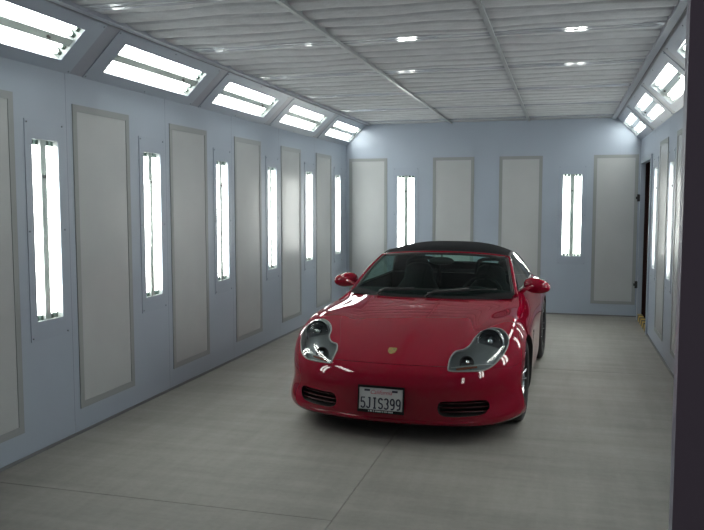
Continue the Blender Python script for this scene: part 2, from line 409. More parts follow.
# camera and dim surroundings
cam = bpy.data.cameras.new('camera'); co = bpy.data.objects.new('camera', cam); COL.objects.link(co)
cam.sensor_width = 36; cam.lens = 764.163/704*36; cam.clip_start = .05; cam.clip_end = 100
co.location = (0, 0, S); co.rotation_euler = (math.radians(90-4.682), 0, math.radians(15.437)); scene.camera = co
w = bpy.data.worlds.new('dim_workshop'); scene.world = w; w.use_nodes = True
w.node_tree.nodes['Background'].inputs[0].default_value = (.9, .9, 1, 1); w.node_tree.nodes['Background'].inputs[1].default_value = .06
vs = scene.view_settings; vs.view_transform = 'Standard'; vs.look = 'None'; vs.gamma = 1; vs.exposure = .68; vs.use_curve_mapping = False
scene.cycles.use_denoising = True; scene.cycles.diffuse_bounces = 6; scene.cycles.glossy_bounces = 6; scene.cycles.transparent_max_bounces = 16; scene.cycles.max_bounces = 14
# ---- car body control net: stations (nose centre -> side -> tail centre) x rings (sill -> shoulder -> cockpit rim)
# each entry is (length from the nose, half width, height)
NET = [
 [(0.16,0,0.115),(0.041,0,0.14),(0.018,0,0.27),(0,0,0.39),(0.035,0,0.485),(0.115,0,0.548),(0.3,0,0.625),(0.6,0,0.725),(1,0,0.808),(1.34,0,0.866)],
 [(0.17,0.21,0.115),(0.051,0.22,0.14),(0.028,0.22,0.27),(0.012,0.22,0.39),(0.047,0.215,0.487),(0.128,0.21,0.55),(0.315,0.2,0.628),(0.62,0.18,0.723),(1.01,0.15,0.805),(1.345,0.12,0.866)],
 [(0.2,0.4,0.115),(0.091,0.43,0.14),(0.07,0.43,0.275),(0.055,0.43,0.395),(0.09,0.42,0.495),(0.17,0.4,0.56),(0.36,0.37,0.64),(0.67,0.33,0.712),(1.03,0.28,0.788),(1.36,0.24,0.867)],
 [(0.27,0.56,0.115),(0.151,0.638,0.142),(0.156,0.607,0.28),(0.142,0.607,0.4),(0.17,0.597,0.51),(0.245,0.5682,0.585),(0.44,0.51,0.68),(0.74,0.44,0.725),(1.07,0.38,0.79),(1.38,0.34,0.868)],
 [(0.38,0.67,0.115),(0.271,0.776,0.145),(0.286,0.747,0.29),(0.27,0.75,0.41),(0.292,0.738,0.53),(0.36,0.7014,0.625),(0.54,0.62,0.728),(0.82,0.52,0.757),(1.12,0.46,0.802),(1.4,0.43,0.87)],
 [(0.52,0.73,0.115),(0.445,0.873,0.148),(0.455,0.848,0.3),(0.45,0.848,0.43),(0.465,0.836,0.56),(0.52,0.8004,0.665),(0.67,0.705,0.765),(0.91,0.59,0.781),(1.18,0.53,0.816),(1.42,0.5,0.872)],
 [(0.66,0.7499,0.115),(0.63,0.907,0.15),(0.63,0.887,0.31),(0.62,0.886,0.45),(0.635,0.878,0.58),(0.68,0.839,0.69),(0.79,0.755,0.782),(1,0.645,0.792),(1.23,0.59,0.829),(1.44,0.56,0.873)],
 [(0.9,0.76,0.115),(0.9,0.8861,0.15),(0.9,0.9,0.32),(0.9,0.902,0.47),(0.9,0.894,0.6),(0.9,0.8477,0.71),(0.95,0.775,0.792),(1.1,0.68,0.805),(1.3,0.645,0.846),(1.47,0.625,0.874)],
 [(1.25,0.78,0.135),(1.25,0.8601,0.18),(1.25,0.878,0.33),(1.25,0.886,0.47),(1.25,0.878,0.6),(1.25,0.849,0.72),(1.27,0.79,0.8),(1.35,0.75,0.83),(1.45,0.72,0.86),(1.55,0.69,0.889)],
 [(1.6,0.79,0.135),(1.6,0.845,0.18),(1.6,0.85,0.33),(1.6,0.853,0.47),(1.6,0.862,0.62),(1.6,0.845,0.74),(1.61,0.805,0.82),(1.64,0.78,0.852),(1.67,0.747,0.882),(1.7,0.723,0.907)],
 [(2.1,0.79,0.135),(2.1,0.832,0.18),(2.1,0.834,0.33),(2.1,0.838,0.47),(2.1,0.85,0.63),(2.1,0.837,0.75),(2.1,0.802,0.835),(2.1,0.782,0.866),(2.1,0.767,0.892),(2.1,0.74,0.912)],
 [(2.6,0.778,0.135),(2.6,0.825,0.18),(2.6,0.83,0.33),(2.6,0.836,0.48),(2.6,0.849,0.64),(2.6,0.84,0.76),(2.6,0.805,0.845),(2.6,0.78,0.878),(2.6,0.772,0.9),(2.6,0.743,0.917)],
 [(3,0.727,0.135),(3,0.797,0.18),(3,0.812,0.34),(3,0.819,0.49),(3,0.827,0.65),(3,0.817,0.77),(3,0.777,0.86),(3,0.732,0.893),(2.99,0.742,0.91),(2.98,0.688,0.922)],
 [(3.32,0.717,0.15),(3.32,0.802,0.2),(3.32,0.819,0.35),(3.32,0.828,0.5),(3.32,0.831,0.65),(3.32,0.817,0.77),(3.32,0.772,0.855),(3.28,0.707,0.888),(3.24,0.69,0.91),(3.18,0.6,0.93)],
 [(3.75,0.697,0.2),(3.75,0.767,0.24),(3.75,0.8,0.36),(3.75,0.813,0.5),(3.75,0.807,0.65),(3.75,0.777,0.76),(3.7,0.707,0.825),(3.6,0.597,0.868),(3.45,0.55,0.905),(3.29,0.45,0.937)],
 [(3.98,0.631,0.24),(4.03,0.691,0.28),(4.06,0.721,0.38),(4.08,0.736,0.5),(4.06,0.721,0.65),(4,0.681,0.745),(3.9,0.591,0.805),(3.75,0.471,0.857),(3.55,0.41,0.905),(3.34,0.3,0.943)],
 [(4.15,0.42,0.26),(4.2,0.45,0.3),(4.25,0.46,0.4),(4.27,0.47,0.5),(4.24,0.46,0.65),(4.15,0.42,0.75),(4,0.37,0.81),(3.8,0.3,0.86),(3.6,0.22,0.908),(3.36,0.15,0.946)],
 [(4.18,0,0.26),(4.25,0,0.3),(4.3,0,0.4),(4.32,0,0.5),(4.29,0,0.66),(4.19,0,0.755),(4.03,0,0.812),(3.83,0,0.862),(3.6,0,0.91),(3.37,0,0.948)],
]
def bs_matrix(n, m, ends):
    """uniform cubic B-spline basis, n control points, m samples per span; ends 'free' or 'mirror'"""
    rows=[]
    for i in range(n-1):
        for j in range(m if i<n-2 else m+1):
            t=j/m
            w=[(1-t)**3/6,(3*t**3-6*t*t+4)/6,(-3*t**3+3*t*t+3*t+1)/6,t**3/6]
            r=np.zeros(n+2)
            for k in range(4): r[i+k]+=w[k]
            rows.append(r)
    M=np.array(rows)
    return M
def ext(P,axis,mirror):
    P=np.moveaxis(P,axis,0)
    if mirror:
        f=P[1].copy();f[...,1]*=-1;l=P[-2].copy();l[...,1]*=-1
    else:
        f=2*P[0]-P[1];l=2*P[-1]-P[-2]
    Q=np.concatenate([f[None],P,l[None]],0)
    return np.moveaxis(Q,0,axis)
def body_grid(ms=6,mr=6):
    T=np.array(NET,float);P=T.copy()
    ns,nr=P.shape[:2]
    def ev(P,ms,mr):
        Ms=bs_matrix(ns,ms,0);Mr=bs_matrix(nr,mr,0)
        Q=ext(ext(P,0,True),1,False)
        return np.einsum('ai,bj,ijk->abk',Ms,Mr,Q)
    for it in range(2):
        P=P+.85*(T-ev(P,1,1)); P[0,:,1]=0;P[-1,:,1]=0
    G=ev(P,ms,mr);G[0,:,1]=0;G[-1,:,1]=0
    # fair the bonnet and wings: repeated neighbour averaging, strongest in the middle of the bonnet
    sN,rN=G.shape[:2];si=np.arange(sN)/ms;ri=np.arange(rN)/mr
    w=np.clip((9.5-si)/2.5,0,1)[:,None]*(np.clip((ri-5.9)/.8,0,1)*np.clip((8.95-ri)/.5,0,1))[None,:]
    w=w*w*(3-2*w)
    def lap(A):
        E=np.concatenate([A[1:2]*np.array([1,-1,1]),A,A[-1:]],0)
        B=np.zeros_like(A);B[:,1:-1]=(E[:-2,1:-1]+E[2:,1:-1]+A[:,:-2]+A[:,2:])/4-A[:,1:-1];return B
    w=w[...,None]
    # gently crowned bonnet between the wings
    ss=lambda t:np.clip(t,0,1)**2*(3-2*np.clip(t,0,1))
    c=G[0];o=np.argsort(c[12:,0])+12;x,y=G[...,0],G[...,1]
    zt=np.interp(x,c[o,0],c[o,2])-.05*y*y
    yh=np.interp(x,[.28,.63,1.0,1.26,1.4],[.42,.55,.635,.70,.70])
    b=ss((yh+.05-y)/.17)*ss((x-.26)/.30)*ss((9.3-ri)/.9)[None,:]*ss((9.5-si)/1.5)[:,None]*(ri>4.5)[None,:]
    G[...,2]+=b*(zt-G[...,2])
    for it in range(120):
        L1=lap(G);G=G-.45*w*lap(L1)*np.array([0,0,1.])
    for it in range(6): G=G+.4*lap(G)*np.clip(w+.25,0,1)
    G[0,:,1]=0;G[-1,:,1]=0
    return G
# ------------------------------------------------------------------ the red roadster
# local axes: x across (towards the right of the photo), y back from the nose, z up
CARM = Matrix.Translation((-1.155, 5.0, 0)) @ Matrix.Rotation(-.047, 4, 'Z')
car = tag(empty('sports_car', CARM), 'glossy red two-seat roadster with black fabric soft top parked in the booth', 'car')
M_paint = pbr('red_car_paint', (.185, .0006, .0125), .5, coat=1, coat_rough=.008, coat_ior=1.5, spec=.0)
M_well = pbr('wheel_well_black', (.010, .010, .010), .8)
M_lamphouse = pbr('lamp_housing_grey', (.10, .115, .118), .3, metal=.2)
M_chrome = pbr('chrome', (.75, .77, .77), .10, metal=1)
M_alloy = pbr('alloy_silver', (.55, .56, .57), .25, metal=1)
M_rubber = pbr('tyre_rubber', (.014, .014, .015), .65, bump=(60, .2, .002))
M_mainlens = pane_glass('main_lamp_lens', (.60, .62, .66), 1.5)
M_seal = pbr('grey_lamp_seal', (.20, .21, .21), .35)
M_slat = pbr('dark_red_slat', (.05, .001, .004), .35)
M_lampchrome = pbr('smoked_chrome', (.55, .58, .58), .18, metal=1)
M_lens = pane_glass('headlamp_lens', (.86, .90, .90), 1.6)
M_carglass = pane_glass('car_glass', (.47, .65, .61), 1.26)
M_sideglass = pane_glass('side_window_glass', (.55, .72, .68), 1.55)
M_rearglass = pane_glass('rear_window_glass', (.86, 1.0, .97), 1.25)
M_top = pbr('black_roof_fabric', (.009, .010, .012), .9, spec=.12, bump=(180, .4, .001))
M_int = pbr('black_interior', (.008, .008, .009), .7, spec=.12)
M_leather = pbr('black_leather', (.008, .008, .009), .6, spec=.15)
M_amber = pbr('amber_reflector', (.22, .05, .02), .25)
M_gold = pbr('gold_enamel', (.62, .50, .20), .25, metal=.7)
M_badge_red = pbr('badge_red', (.22, .01, .01), .4)
M_plate_w = pbr('plate_white', (.40, .41, .41), .45)
M_ink = pbr('plate_ink', (.012, .013, .03), .5)
M_script = pbr('plate_red_script', (.35, .03, .06), .5)
M_white_text = pbr('frame_white_lettering', (.45, .45, .45), .5)

G = body_grid(6, 6)                                   # (station, ring, (length, half width, height))
ns, nr = G.shape[:2]
def P_(s_, r_, side): x, y, z = G[s_, r_]; return (side*y, x, z)
loopN = 2*(ns-1)
def ring(r_): return [P_(i, r_, 1) for i in range(ns)] + [P_(i, r_, -1) for i in range(ns-2, 0, -1)]
skin = MB()
rings = [ring(r_) for r_ in range(nr)]
for r_ in rings: skin.v += r_
for j in range(nr-1):
    for i in range(loopN):
        k = (i+1) % loopN
        skin.f.append((j*loopN+i, j*loopN+k, (j+1)*loopN+k, (j+1)*loopN+i)); skin.m.append(0)
skin_me = skin.mesh('skin', [M_paint], 180)
# outward normals of the free-form skin, used to shade every panel cut from it
bmk = bmesh.new(); bmk.from_mesh(skin_me); bmesh.ops.triangulate(bmk, faces=bmk.faces); bmk.normal_update()
if sum((f.normal.dot(f.calc_center_median()-Vector((0, 2.2, .3)))) for f in bmk.faces) < 0: bmesh.ops.reverse_faces(bmk, faces=bmk.faces); bmk.normal_update()
bmk.verts.ensure_lookup_table(); bmk.faces.ensure_lookup_table()
SK_BVH = BVHTree.FromBMesh(bmk); SK_T = [[v.index for v in f.verts] for f in bmk.faces]; SK_C = [v.co.copy() for v in bmk.verts]; SK_N = [v.normal.copy() for v in bmk.verts]
bmk.free()
def skin_normal(p):
    co, n, i, d = SK_BVH.find_nearest(p)
    t = SK_T[i]; w_ = poly_3d_calc([SK_C[k] for k in t], co)
    return sum((SK_N[k]*a_ for k, a_ in zip(t, w_)), Vector()).normalized(), d, n
def shade_from_skin(me, tol=.0025):
    nl = [Vector() for _ in me.loops]
    for p in me.polygons:
        q, d, fn = skin_normal(p.center); p.use_smooth = True
        ok = d < tol and abs(p.normal.dot(q)) > .8
        sg = 1 if p.normal.dot(q) > 0 else -1
        for li in p.loop_indices:
            nl[li] = skin_normal(me.vertices[me.loops[li].vertex_index].co)[0]*sg if ok else p.normal.copy()
    me.normals_split_custom_set([tuple(n) for n in nl]); me.update()
# close it to a solid: underside and cockpit tub
def scaled(r_, f, z, cy=2.36): return [(x*f, cy+(y-cy)*f, z if z is not None else zz-.03) for x, y, zz in r_]
solid = MB(); solid.v = list(skin.v); solid.f = list(skin.f); solid.m = list(skin.m)
for r_, f, z in ((rings[-1], .988, None), (rings[-1], .955, .60), (rings[-1], .94, .28)):
    solid.v += scaled(r_, f, z)
for j in range(nr-1, nr+2):
    for i in range(loopN):
        k = (i+1) % loopN
        solid.f.append((j*loopN+i, j*loopN+k, (j+1)*loopN+k, (j+1)*loopN+i)); solid.m.append(1)
for base in (0, (nr+2)*loopN):
    R_ = [base+i for i in range(ns)]; L_ = [base] + [base+loopN-i for i in range(1, ns-1)] + [base+ns-1]
    for i in range(ns-1):
        f_ = [R_[i], R_[i+1], L_[i+1], L_[i]]; f_ = [v for n_, v in enumerate(f_) if v not in f_[:n_]]
        solid.f.append(tuple(f_)); solid.m.append(1)
solid_me = solid.mesh('solid', [M_paint, M_int])
def mesh_facts(me):
    bm = bmesh.new(); bm.from_mesh(me); v = bm.calc_volume(signed=True); open_ = sum(not e.is_manifold for e in bm.edges); bm.free()
    c = np.array([v_.co for v_ in me.vertices]) if len(me.vertices) else np.zeros((1, 3)); return v, open_, c.min(0), c.max(0)
def boolean(me_a, me_b, op):
    """exact boolean, nudged and repeated if the solver returns something impossible"""
    va, oa, la, ha = mesh_facts(me_a); r = None
    for k in range(8):
        a_ = link('tmp_a', me_a); b_ = link('tmp_b', me_b)
        b_.location = (.00013*k, .00017*k, -.00011*k)
        md = a_.modifiers.new('b', 'BOOLEAN'); md.object = b_; md.operation = op; md.solver = 'EXACT'; md.material_mode = 'TRANSFER'; md.use_self = k > 4
        dg = bpy.context.evaluated_depsgraph_get(); dg.update()
        r = bpy.data.meshes.new_from_object(a_.evaluated_get(dg))
        bpy.data.objects.remove(a_); bpy.data.objects.remove(b_)
        v, o, lo, hi = mesh_facts(r)
        if 0 < v < va*.9999 and (lo >= la-.002).all() and (hi <= ha+.002).all(): break
    return r
# --- headlamp outline on the skin (one side; mirrored for the other)
HLP = [(.139,.414,.540),(.217,.414,.583),(.288,.436,.614),(.312,.486,.625),(.370,.525,.652),(.466,.546,.692),(.553,.590,.723),(.598,.650,.741),(.594,.715,.732),(.560,.758,.696),(.503,.772,.648),(.422,.758,.596),(.343,.727,.554),(.280,.694,.523),(.224,.648,.503),(.168,.575,.503),(.122,.480,.508),(.106,.425,.514)]
def lamp_axes(s_):
    D = Vector((-.30*s_, .80, -.52)).normalized(); X = D.cross(Vector((0, 0, 1))).normalized(); Y = X.cross(D).normalized()
    c = sum((Vector((s_*y, x, z)) for x, y, z in HLP), Vector())/len(HLP)
    return D, X, Y, c
lamp = {}
for s_ in (-1, 1):
    D, X, Y, c = lamp_axes(s_)
    o2 = [((Vector((s_*y, x, z))-c).dot(X), (Vector((s_*y, x, z))-c).dot(Y)) for x, y, z in HLP]
    sm = [(p.x, p.y) for p in catmull([(a_, b_, 0) for a_, b_ in o2], 5, True)]
    lamp[s_] = (D, X, Y, c, sm)
def on_skin(s_, u, v):
    D, X, Y, c, sm = lamp[s_]; h = SK_BVH.ray_cast(c+X*u+Y*v-D*.6, D)
    return h[0] if h[0] is not None else SK_BVH.find_nearest(c+X*u+Y*v)[0]
def offset2(poly, d):
    n = len(poly); out = []; A = sum(poly[i][0]*poly[(i+1) % n][1]-poly[(i+1) % n][0]*poly[i][1] for i in range(n))
    sg = 1 if A > 0 else -1
    for i in range(n):
        a_, b_ = poly[i-1], poly[(i+1) % n]; tx, ty = b_[0]-a_[0], b_[1]-a_[1]; l_ = math.hypot(tx, ty) or 1
        out.append((poly[i][0]+sg*ty/l_*d, poly[i][1]-sg*tx/l_*d))
    return out
# --- everything that is carved out of the body
carve = MB(); carve_lamps = MB(); carve_low = MB()
AX = ((.872, .318), (3.32, .322))                     # axle positions
for (ya, za) in AX:
    for s_ in (-1, 1):
        r_ = .340 if ya < 2 else .348
        M_ = Matrix.Translation((s_*.76, ya, za)) @ Matrix.Rotation(PI/2, 4, 'Y')
        n_ = 56; poly = [M_ @ Vector((r_*math.cos(2*PI*k/n_), r_*math.sin(2*PI*k/n_), -.24)) for k in range(n_)]
        ax = (M_.to_3x3() @ Vector((0, 0, .48)))
        carve.prism(poly, ax, 0)
INT = [(.362,.255),(.368,.292),(.395,.312),(.50,.314),(.61,.314),(.665,.308),(.688,.280),(.682,.246),(.645,.216),(.54,.205),(.42,.205),(.375,.222)]
for s_ in (-1, 1):
    carve_low.prism([(s_*p.x, -.1, p.y) for p in catmull([(x, z, 0) for x, z in INT], 4, True)], (0, .43, 0), 0)
    D, X, Y, c, sm = lamp[s_]
    carve_lamps.prism([c+X*u+Y*v-D*.35 for u, v in sm], D*.47, 1)
    carve_low.prism([(s_*.80, x, z) for x, z in ((2.74,.52),(2.80,.64),(2.90,.72),(2.96,.70),(2.93,.56),(2.84,.46),(2.77,.46))], (s_*.3, 0, 0), 0)
carved = solid_me
for cv in (carve, carve_low, carve_lamps): carved = boolean(carved, cv.mesh('carve', [M_well, M_lamphouse]), 'DIFFERENCE')
# --- separate panels
def hood_poly(g):
    half = [(0, -.1), (.40-g, -.1), (.408-g, .26), (.455-g, .42), (.530-g, .63), (.625-g, 1.0), (.695-g, 1.26), (.672-g, 1.385-g), (.54, 1.318-g), (.30, 1.268-g), (0, 1.25-g)]
    return half + [(-x, y) for x, y in half[-2:0:-1]]
def hood_cutter(g, zlo): m_ = MB(); m_.prism([(x, y, zlo) for x, y in hood_poly(g)], (0, 0, .7)); return m_
zs = .536
def bump_cutter(g):
    m_ = MB(); m_.prism([(-1.2, y, z) for y, z in ((-.3, -.1), (-.3, zs-g), (.12, zs-g), (.24, .520-g), (.36, .508-g), (.55, .522-g), (.80-g, .528-g), (.80-g, -.1))], (2.4, 0, 0)); return m_
def door_cutter(g, s_):
    m_ = MB(); m_.prism([(s_*.66, y, z) for y, z in ((1.60+g, 1.2), (1.56+g, .80), (1.55+g, .30+g), (1.60+g, .22+g), (2.56-g, .22+g), (2.66-g, .34), (2.72-g, .62), (2.70-g, 1.2))], (s_*.5, 0, 0)); return m_
GAP = .0012
hood_me = boolean(carved.copy(), hood_cutter(GAP, zs+GAP).mesh('c', [M_paint]), 'INTERSECT')
bump_me = boolean(carved.copy(), bump_cutter(GAP).mesh('c', [M_paint]), 'INTERSECT')
door_me = {s_: boolean(carved.copy(), door_cutter(GAP, s_).mesh('c', [M_paint]), 'INTERSECT') for s_ in (-1, 1)}
shell_me = carved
for cut in (hood_cutter(0, zs), bump_cutter(0), door_cutter(0, -1), door_cutter(0, 1)):
    shell_me = boolean(shell_me, cut.mesh('c', [M_well]), 'DIFFERENCE')
parts = {}
for nm, me in (('body_shell', shell_me), ('front_lid', hood_me), ('front_bumper', bump_me), ('door', door_me[1]), ('door', door_me[-1])):
    shade_from_skin(me); me.name = nm
    o = link(nm, me, car); parts.setdefault(nm, []).append(o)
bumper = parts['front_bumper'][0]
# --- headlamps
for s_ in (-1, 1):
    D, X, Y, c, sm = lamp[s_]
    edge = offset2(sm, -.003); inner = []
    us = [p[0] for p in sm]; vs_ = [p[1] for p in sm]
    u = min(us)
    pts2 = [Vector(p) for p in edge]; n0 = len(pts2)
    def inside(px, py, poly):
        r = False
        for i in range(len(poly)):
            (x1, y1), (x2, y2) = poly[i], poly[i-1]
            if (y1 > py) != (y2 > py) and px < (x2-x1)*(py-y1)/(y2-y1)+x1: r = not r
        return r
    safe = offset2(sm, -.016)
    while u < max(us):
        v = min(vs_)
        while v < max(vs_):
            if inside(u, v, safe): pts2.append(Vector((u, v)))
            v += .022
        u += .022
    tri = geo.delaunay_2d_cdt(pts2, [(i, (i+1) % n0) for i in range(n0)], [list(range(n0))], 1, 1e-6)
    tv, tf = tri[0], tri[2]
    q = MB(); q.add([on_skin(s_, p.x, p.y) + skin_normal(on_skin(s_, p.x, p.y))[0]*.001 for p in tv], tf)
    me = q.mesh('headlight_lens', [M_lens], 180); shade_from_skin(me, .02)
    root = MB(); root.tube([on_skin(s_, *p) + skin_normal(on_skin(s_, *p))[0]*.001 for p in offset2(sm, -.002)], .0048, 8, closed=True)
    hl = root.build('headlight', M_seal, car, smooth=180)          # seal ring carries the lamp
    link('headlight_lens', me, hl)
    # dark grey back panel that follows the lens further in
    q = MB(); q.add([on_skin(s_, p.x, p.y) + D*.050 for p in tv], tf); q.build('lamp_back_panel', M_lamphouse, hl, smooth=180)
    def at(u, v, dep): return on_skin(s_, u, v) + D*dep
    A_ = lambda y, x, z: ((Vector((s_*x, y, z))-c).dot(X), (Vector((s_*x, y, z))-c).dot(Y))
    F_ = Vector((0, 1, -.10)).normalized()
    def bowl(name, y, x, z, r, mat_, dep, prof, n=28):
        o_ = at(*A_(y, x, z), dep); M_ = Matrix.Translation(o_) @ F_.to_track_quat('Z', 'Y').to_matrix().to_4x4()
        q = MB(); q.lathe([(a_*r, b_*r) for a_, b_ in prof], n, M_); return q.build(name, mat_, hl, smooth=50)
    BOWL = [(1.05, -.28), (1.05, -.34), (1.0, -.36), (.96, -.30), (.88, .05), (.70, .30), (.40, .46), (.12, .52), (0, .52)]
    bowl('main_reflector', .46, .655, .668, .096, M_lampchrome, .050, BOWL)
    o_ = at(*A_(.46, .655, .668), .030); M_ = Matrix.Translation(o_) @ F_.to_track_quat('Z', 'Y').to_matrix().to_4x4()
    q = MB(); q.tube([M_ @ Vector((.090*math.cos(2*PI*k/36), .090*math.sin(2*PI*k/36), 0)) for k in range(36)], .0055, 8, closed=True); q.build('lamp_ring', M_chrome, hl, smooth=180)
    q = MB(); q.lathe([(.088, .004), (.075, -.004), (.05, -.011), (.025, -.015), (0, -.016)], 32, M_); q.build('main_lens', M_mainlens, hl, smooth=180)
    bowl('bulb_shield', .46, .655, .672, .030, M_chrome, .030, [(0, -.9), (.5, -.75), (.9, -.2), (1, .4), (.8, 1.0), (0, 1.1)])
    bowl('fog_reflector', .22, .535, .560, .046, M_black, .036, [(1.1, -.3), (1.1, -.4), (1, -.4), (.9, .1), (.5, .4), (0, .5)])
    bowl('fog_bulb', .22, .535, .560, .020, M_chrome, .022, [(0, -.9), (.6, -.6), (1, .1), (.7, .8), (0, 1.0)])
    q = MB(); row = [at(*A_(.14+.16*t, .435+.265*t, .5285), .014) for t in [k/10 for k in range(11)]]
    q.tube(row, .005, 6); q.build('divider_bar', M_seal, hl, smooth=180)
    q = MB(); row = [at(*A_(.15+.09*t, .47+.12*t, .518), .028) for t in [k/8 for k in range(9)]]
    q.tube(row, .009, 8); q.build('turn_signal', M_amber, hl, smooth=180)
# --- lower intakes: red-black slats
for s_ in (-1, 1):
    it = MB()
    for z in (.230, .259, .288):
        row = []
        for k in range(9):
            x = .368+.315*k/8; h = SK_BVH.ray_cast(Vector((s_*x, -1, z)), Vector((0, 1, 0)))[0]
            row.append(h + Vector((0, .040, 0)))
        it.tube(row, .0075, 8, flat=.6)
    it.build('intake_grille', M_slat, bumper, smooth=180)
# --- chin lip under the bumper
path = [Vector(P_(i, 7, -1)) for i in range(33, 0, -1)] + [Vector(P_(i, 7, 1)) for i in range(0, 34)]
path = [Vector((p.x*.968, p.y+.006, p.z)) for p in path]; n_ = len(path); q = MB(); q.tube(path, [.004+.014*math.sin(PI*k/(n_-1))**.35 for k in range(n_)], 10); q.build('chin_lip', M_paint, bumper, smooth=180)
# --- badge
bn, _, _ = skin_normal(Vector((0, .24, .603))); bc = SK_BVH.ray_cast(Vector((-.006, .235, 2)), Vector((0, 0, -1)))[0]
Yb = (Vector((0, 1, 0))-bn*bn.y).normalized(); Xb = Yb.cross(bn).normalized()
BM = frame(bc+bn*.0005, Xb, Yb, bn)
SH = [(-.025,.030),(-.012,.033),(0,.031),(.012,.033),(.025,.030),(.027,.010),(.023,-.012),(.013,-.027),(0,-.034),(-.013,-.027),(-.023,-.012),(-.027,.010)]
q = MB(); q.prism([BM @ Vector((x*1.15, y*1.15, 0)) for x, y in SH], bn*.004); badge = q.build('bonnet_badge', M_gold, parts['front_lid'][0])
q = MB()
for sx, sy in ((-1, 1), (1, -1)):                      # striped quarters
    for k in range(3):
        x = sx*(.009+.006*k); y = sy*.012; q.prism([BM @ Vector((x+a_*.0016, y+b_*(.0085-.002*k), .0042)) for a_, b_ in ((-1,-1),(1,-1),(1,1),(-1,1))], bn*.0008)
q.build('badge_stripes', M_badge_red, badge)
q = MB()
for sx, sy in ((1, 1), (-1, -1)):
    q.prism([BM @ Vector((sx*.0135+a_*.006, sy*.012+b_*.005, .0042)) for a_, b_ in ((-1,-.4),(-.2,-1),(1,-.5),(.7,.8),(-.6,1))], bn*.0008)
q.build('badge_antlers', M_ink, badge)
q = MB(); q.prism([BM @ Vector((x*.30, y*.34, .0042)) for x, y in SH], bn*.0014); q.build('badge_centre', M_gold, badge)
# --- number plate
PMt = frame((-.018, -.014, .310), (1, 0, 0), (0, .10, .995), (0, -.995, .10))
pl = MB(); w_, h_ = .158, .080
pl.box((-w_, -h_, -.004), (w_, h_, .0015)); plate = pl.build('license_plate', M_plate_w, bumper); plate.matrix_local = PMt
q = MB(); a_, b_ = .164, .092
for lo, hi in (((-a_, -b_), (-w_+.004, b_)), ((w_-.004, -b_), (a_, b_)), ((-w_+.004, h_-.003), (w_-.004, b_)), ((-w_+.004, -b_), (w_-.004, -h_+.008))):
    q.box((lo[0], lo[1], -.006), (hi[0], hi[1], .006))
q.build('plate_frame', M_int, plate)
q = MB(); q.box((-.12, -.05, -.03), (.12, .05, -.004)); q.build('plate_bracket', M_black, plate)
def arc(cx, cy, rx, ry, a0, a1, n=10): return [(cx+rx*math.cos(math.radians(a0+(a1-a0)*k/n)), cy+ry*math.sin(math.radians(a0+(a1-a0)*k/n))) for k in range(n+1)]
GL = {  # glyph strokes in a 0..1 x 0..2 box
 '5': [[(.95, 2), (.1, 2), (.05, 1.15)] + arc(.45, .62, .5, .62, 125, -150, 14)],
 'J': [[(.35, 2), (.9, 2)], [(.72, 2), (.72, .5)] + arc(.36, .45, .36, .45, 0, -170, 8)],
 'I': [[(.15, 2), (.85, 2)], [(.5, 2), (.5, 0)], [(.15, 0), (.85, 0)]],
 'S': [arc(.5, 1.5, .45, .5, 20, 250, 12) + arc(.5, .5, .47, .5, 75, -160, 12)],
 '3': [arc(.45, 1.5, .45, .5, 150, -80, 12), arc(.45, .52, .5, .52, 80, -150, 12)],
 '9': [arc(.5, 1.4, .45, .6, 0, 360, 18), [(.95, 1.4), (.93, .8)] + arc(.45, .6, .48, .6, 0, -120, 8)],
}
q = MB(); cw, gh, adv = .029, .0345, .0415; x0_ = -.140
for k, ch in enumerate('5JIS399'):
    for st in GL[ch]:
        q.tube([(x0_+k*adv+u*cw, -.062+v*gh, .002) for u, v in st], .0050, 6, flat=.5)
q.build('plate_number', M_ink, plate)
def text_mesh(body, size, shear, M_, name, mat_, par):
    cu = bpy.data.curves.new(name, 'FONT'); cu.body = body; cu.size = size; cu.shear = shear; cu.align_x = 'CENTER'; cu.extrude = .0004
    t = bpy.data.objects.new(name, cu); COL.objects.link(t); dg = bpy.context.evaluated_depsgraph_get()
    me = bpy.data.meshes.new_from_object(t.evaluated_get(dg)); bpy.data.objects.remove(t)
    me.transform(M_); me.materials.clear(); me.materials.append(mat_); return link(name, me, par)
text_mesh('California', .040, .35, Matrix.Translation((0, .035, .0022)), 'plate_state_name', M_script, plate)
for sx in (-1, 1):
    q = MB(); q.box((sx*.098-.020, .052, .0015), (sx*.098+.020, .066, .0022))
    q.build('plate_sticker', M_ink, plate)
q = MB()
random.seed(3); x = -.085
while x < .085:                                       # unreadable pale lettering along the bottom of the frame
    ww = random.choice((.004, .006, .007)); q.box((x, -.086, .006), (x+ww, -.076, .0066)); x += ww+random.choice((.003, .003, .008))
q.build('frame_lettering', M_white_text, plate)
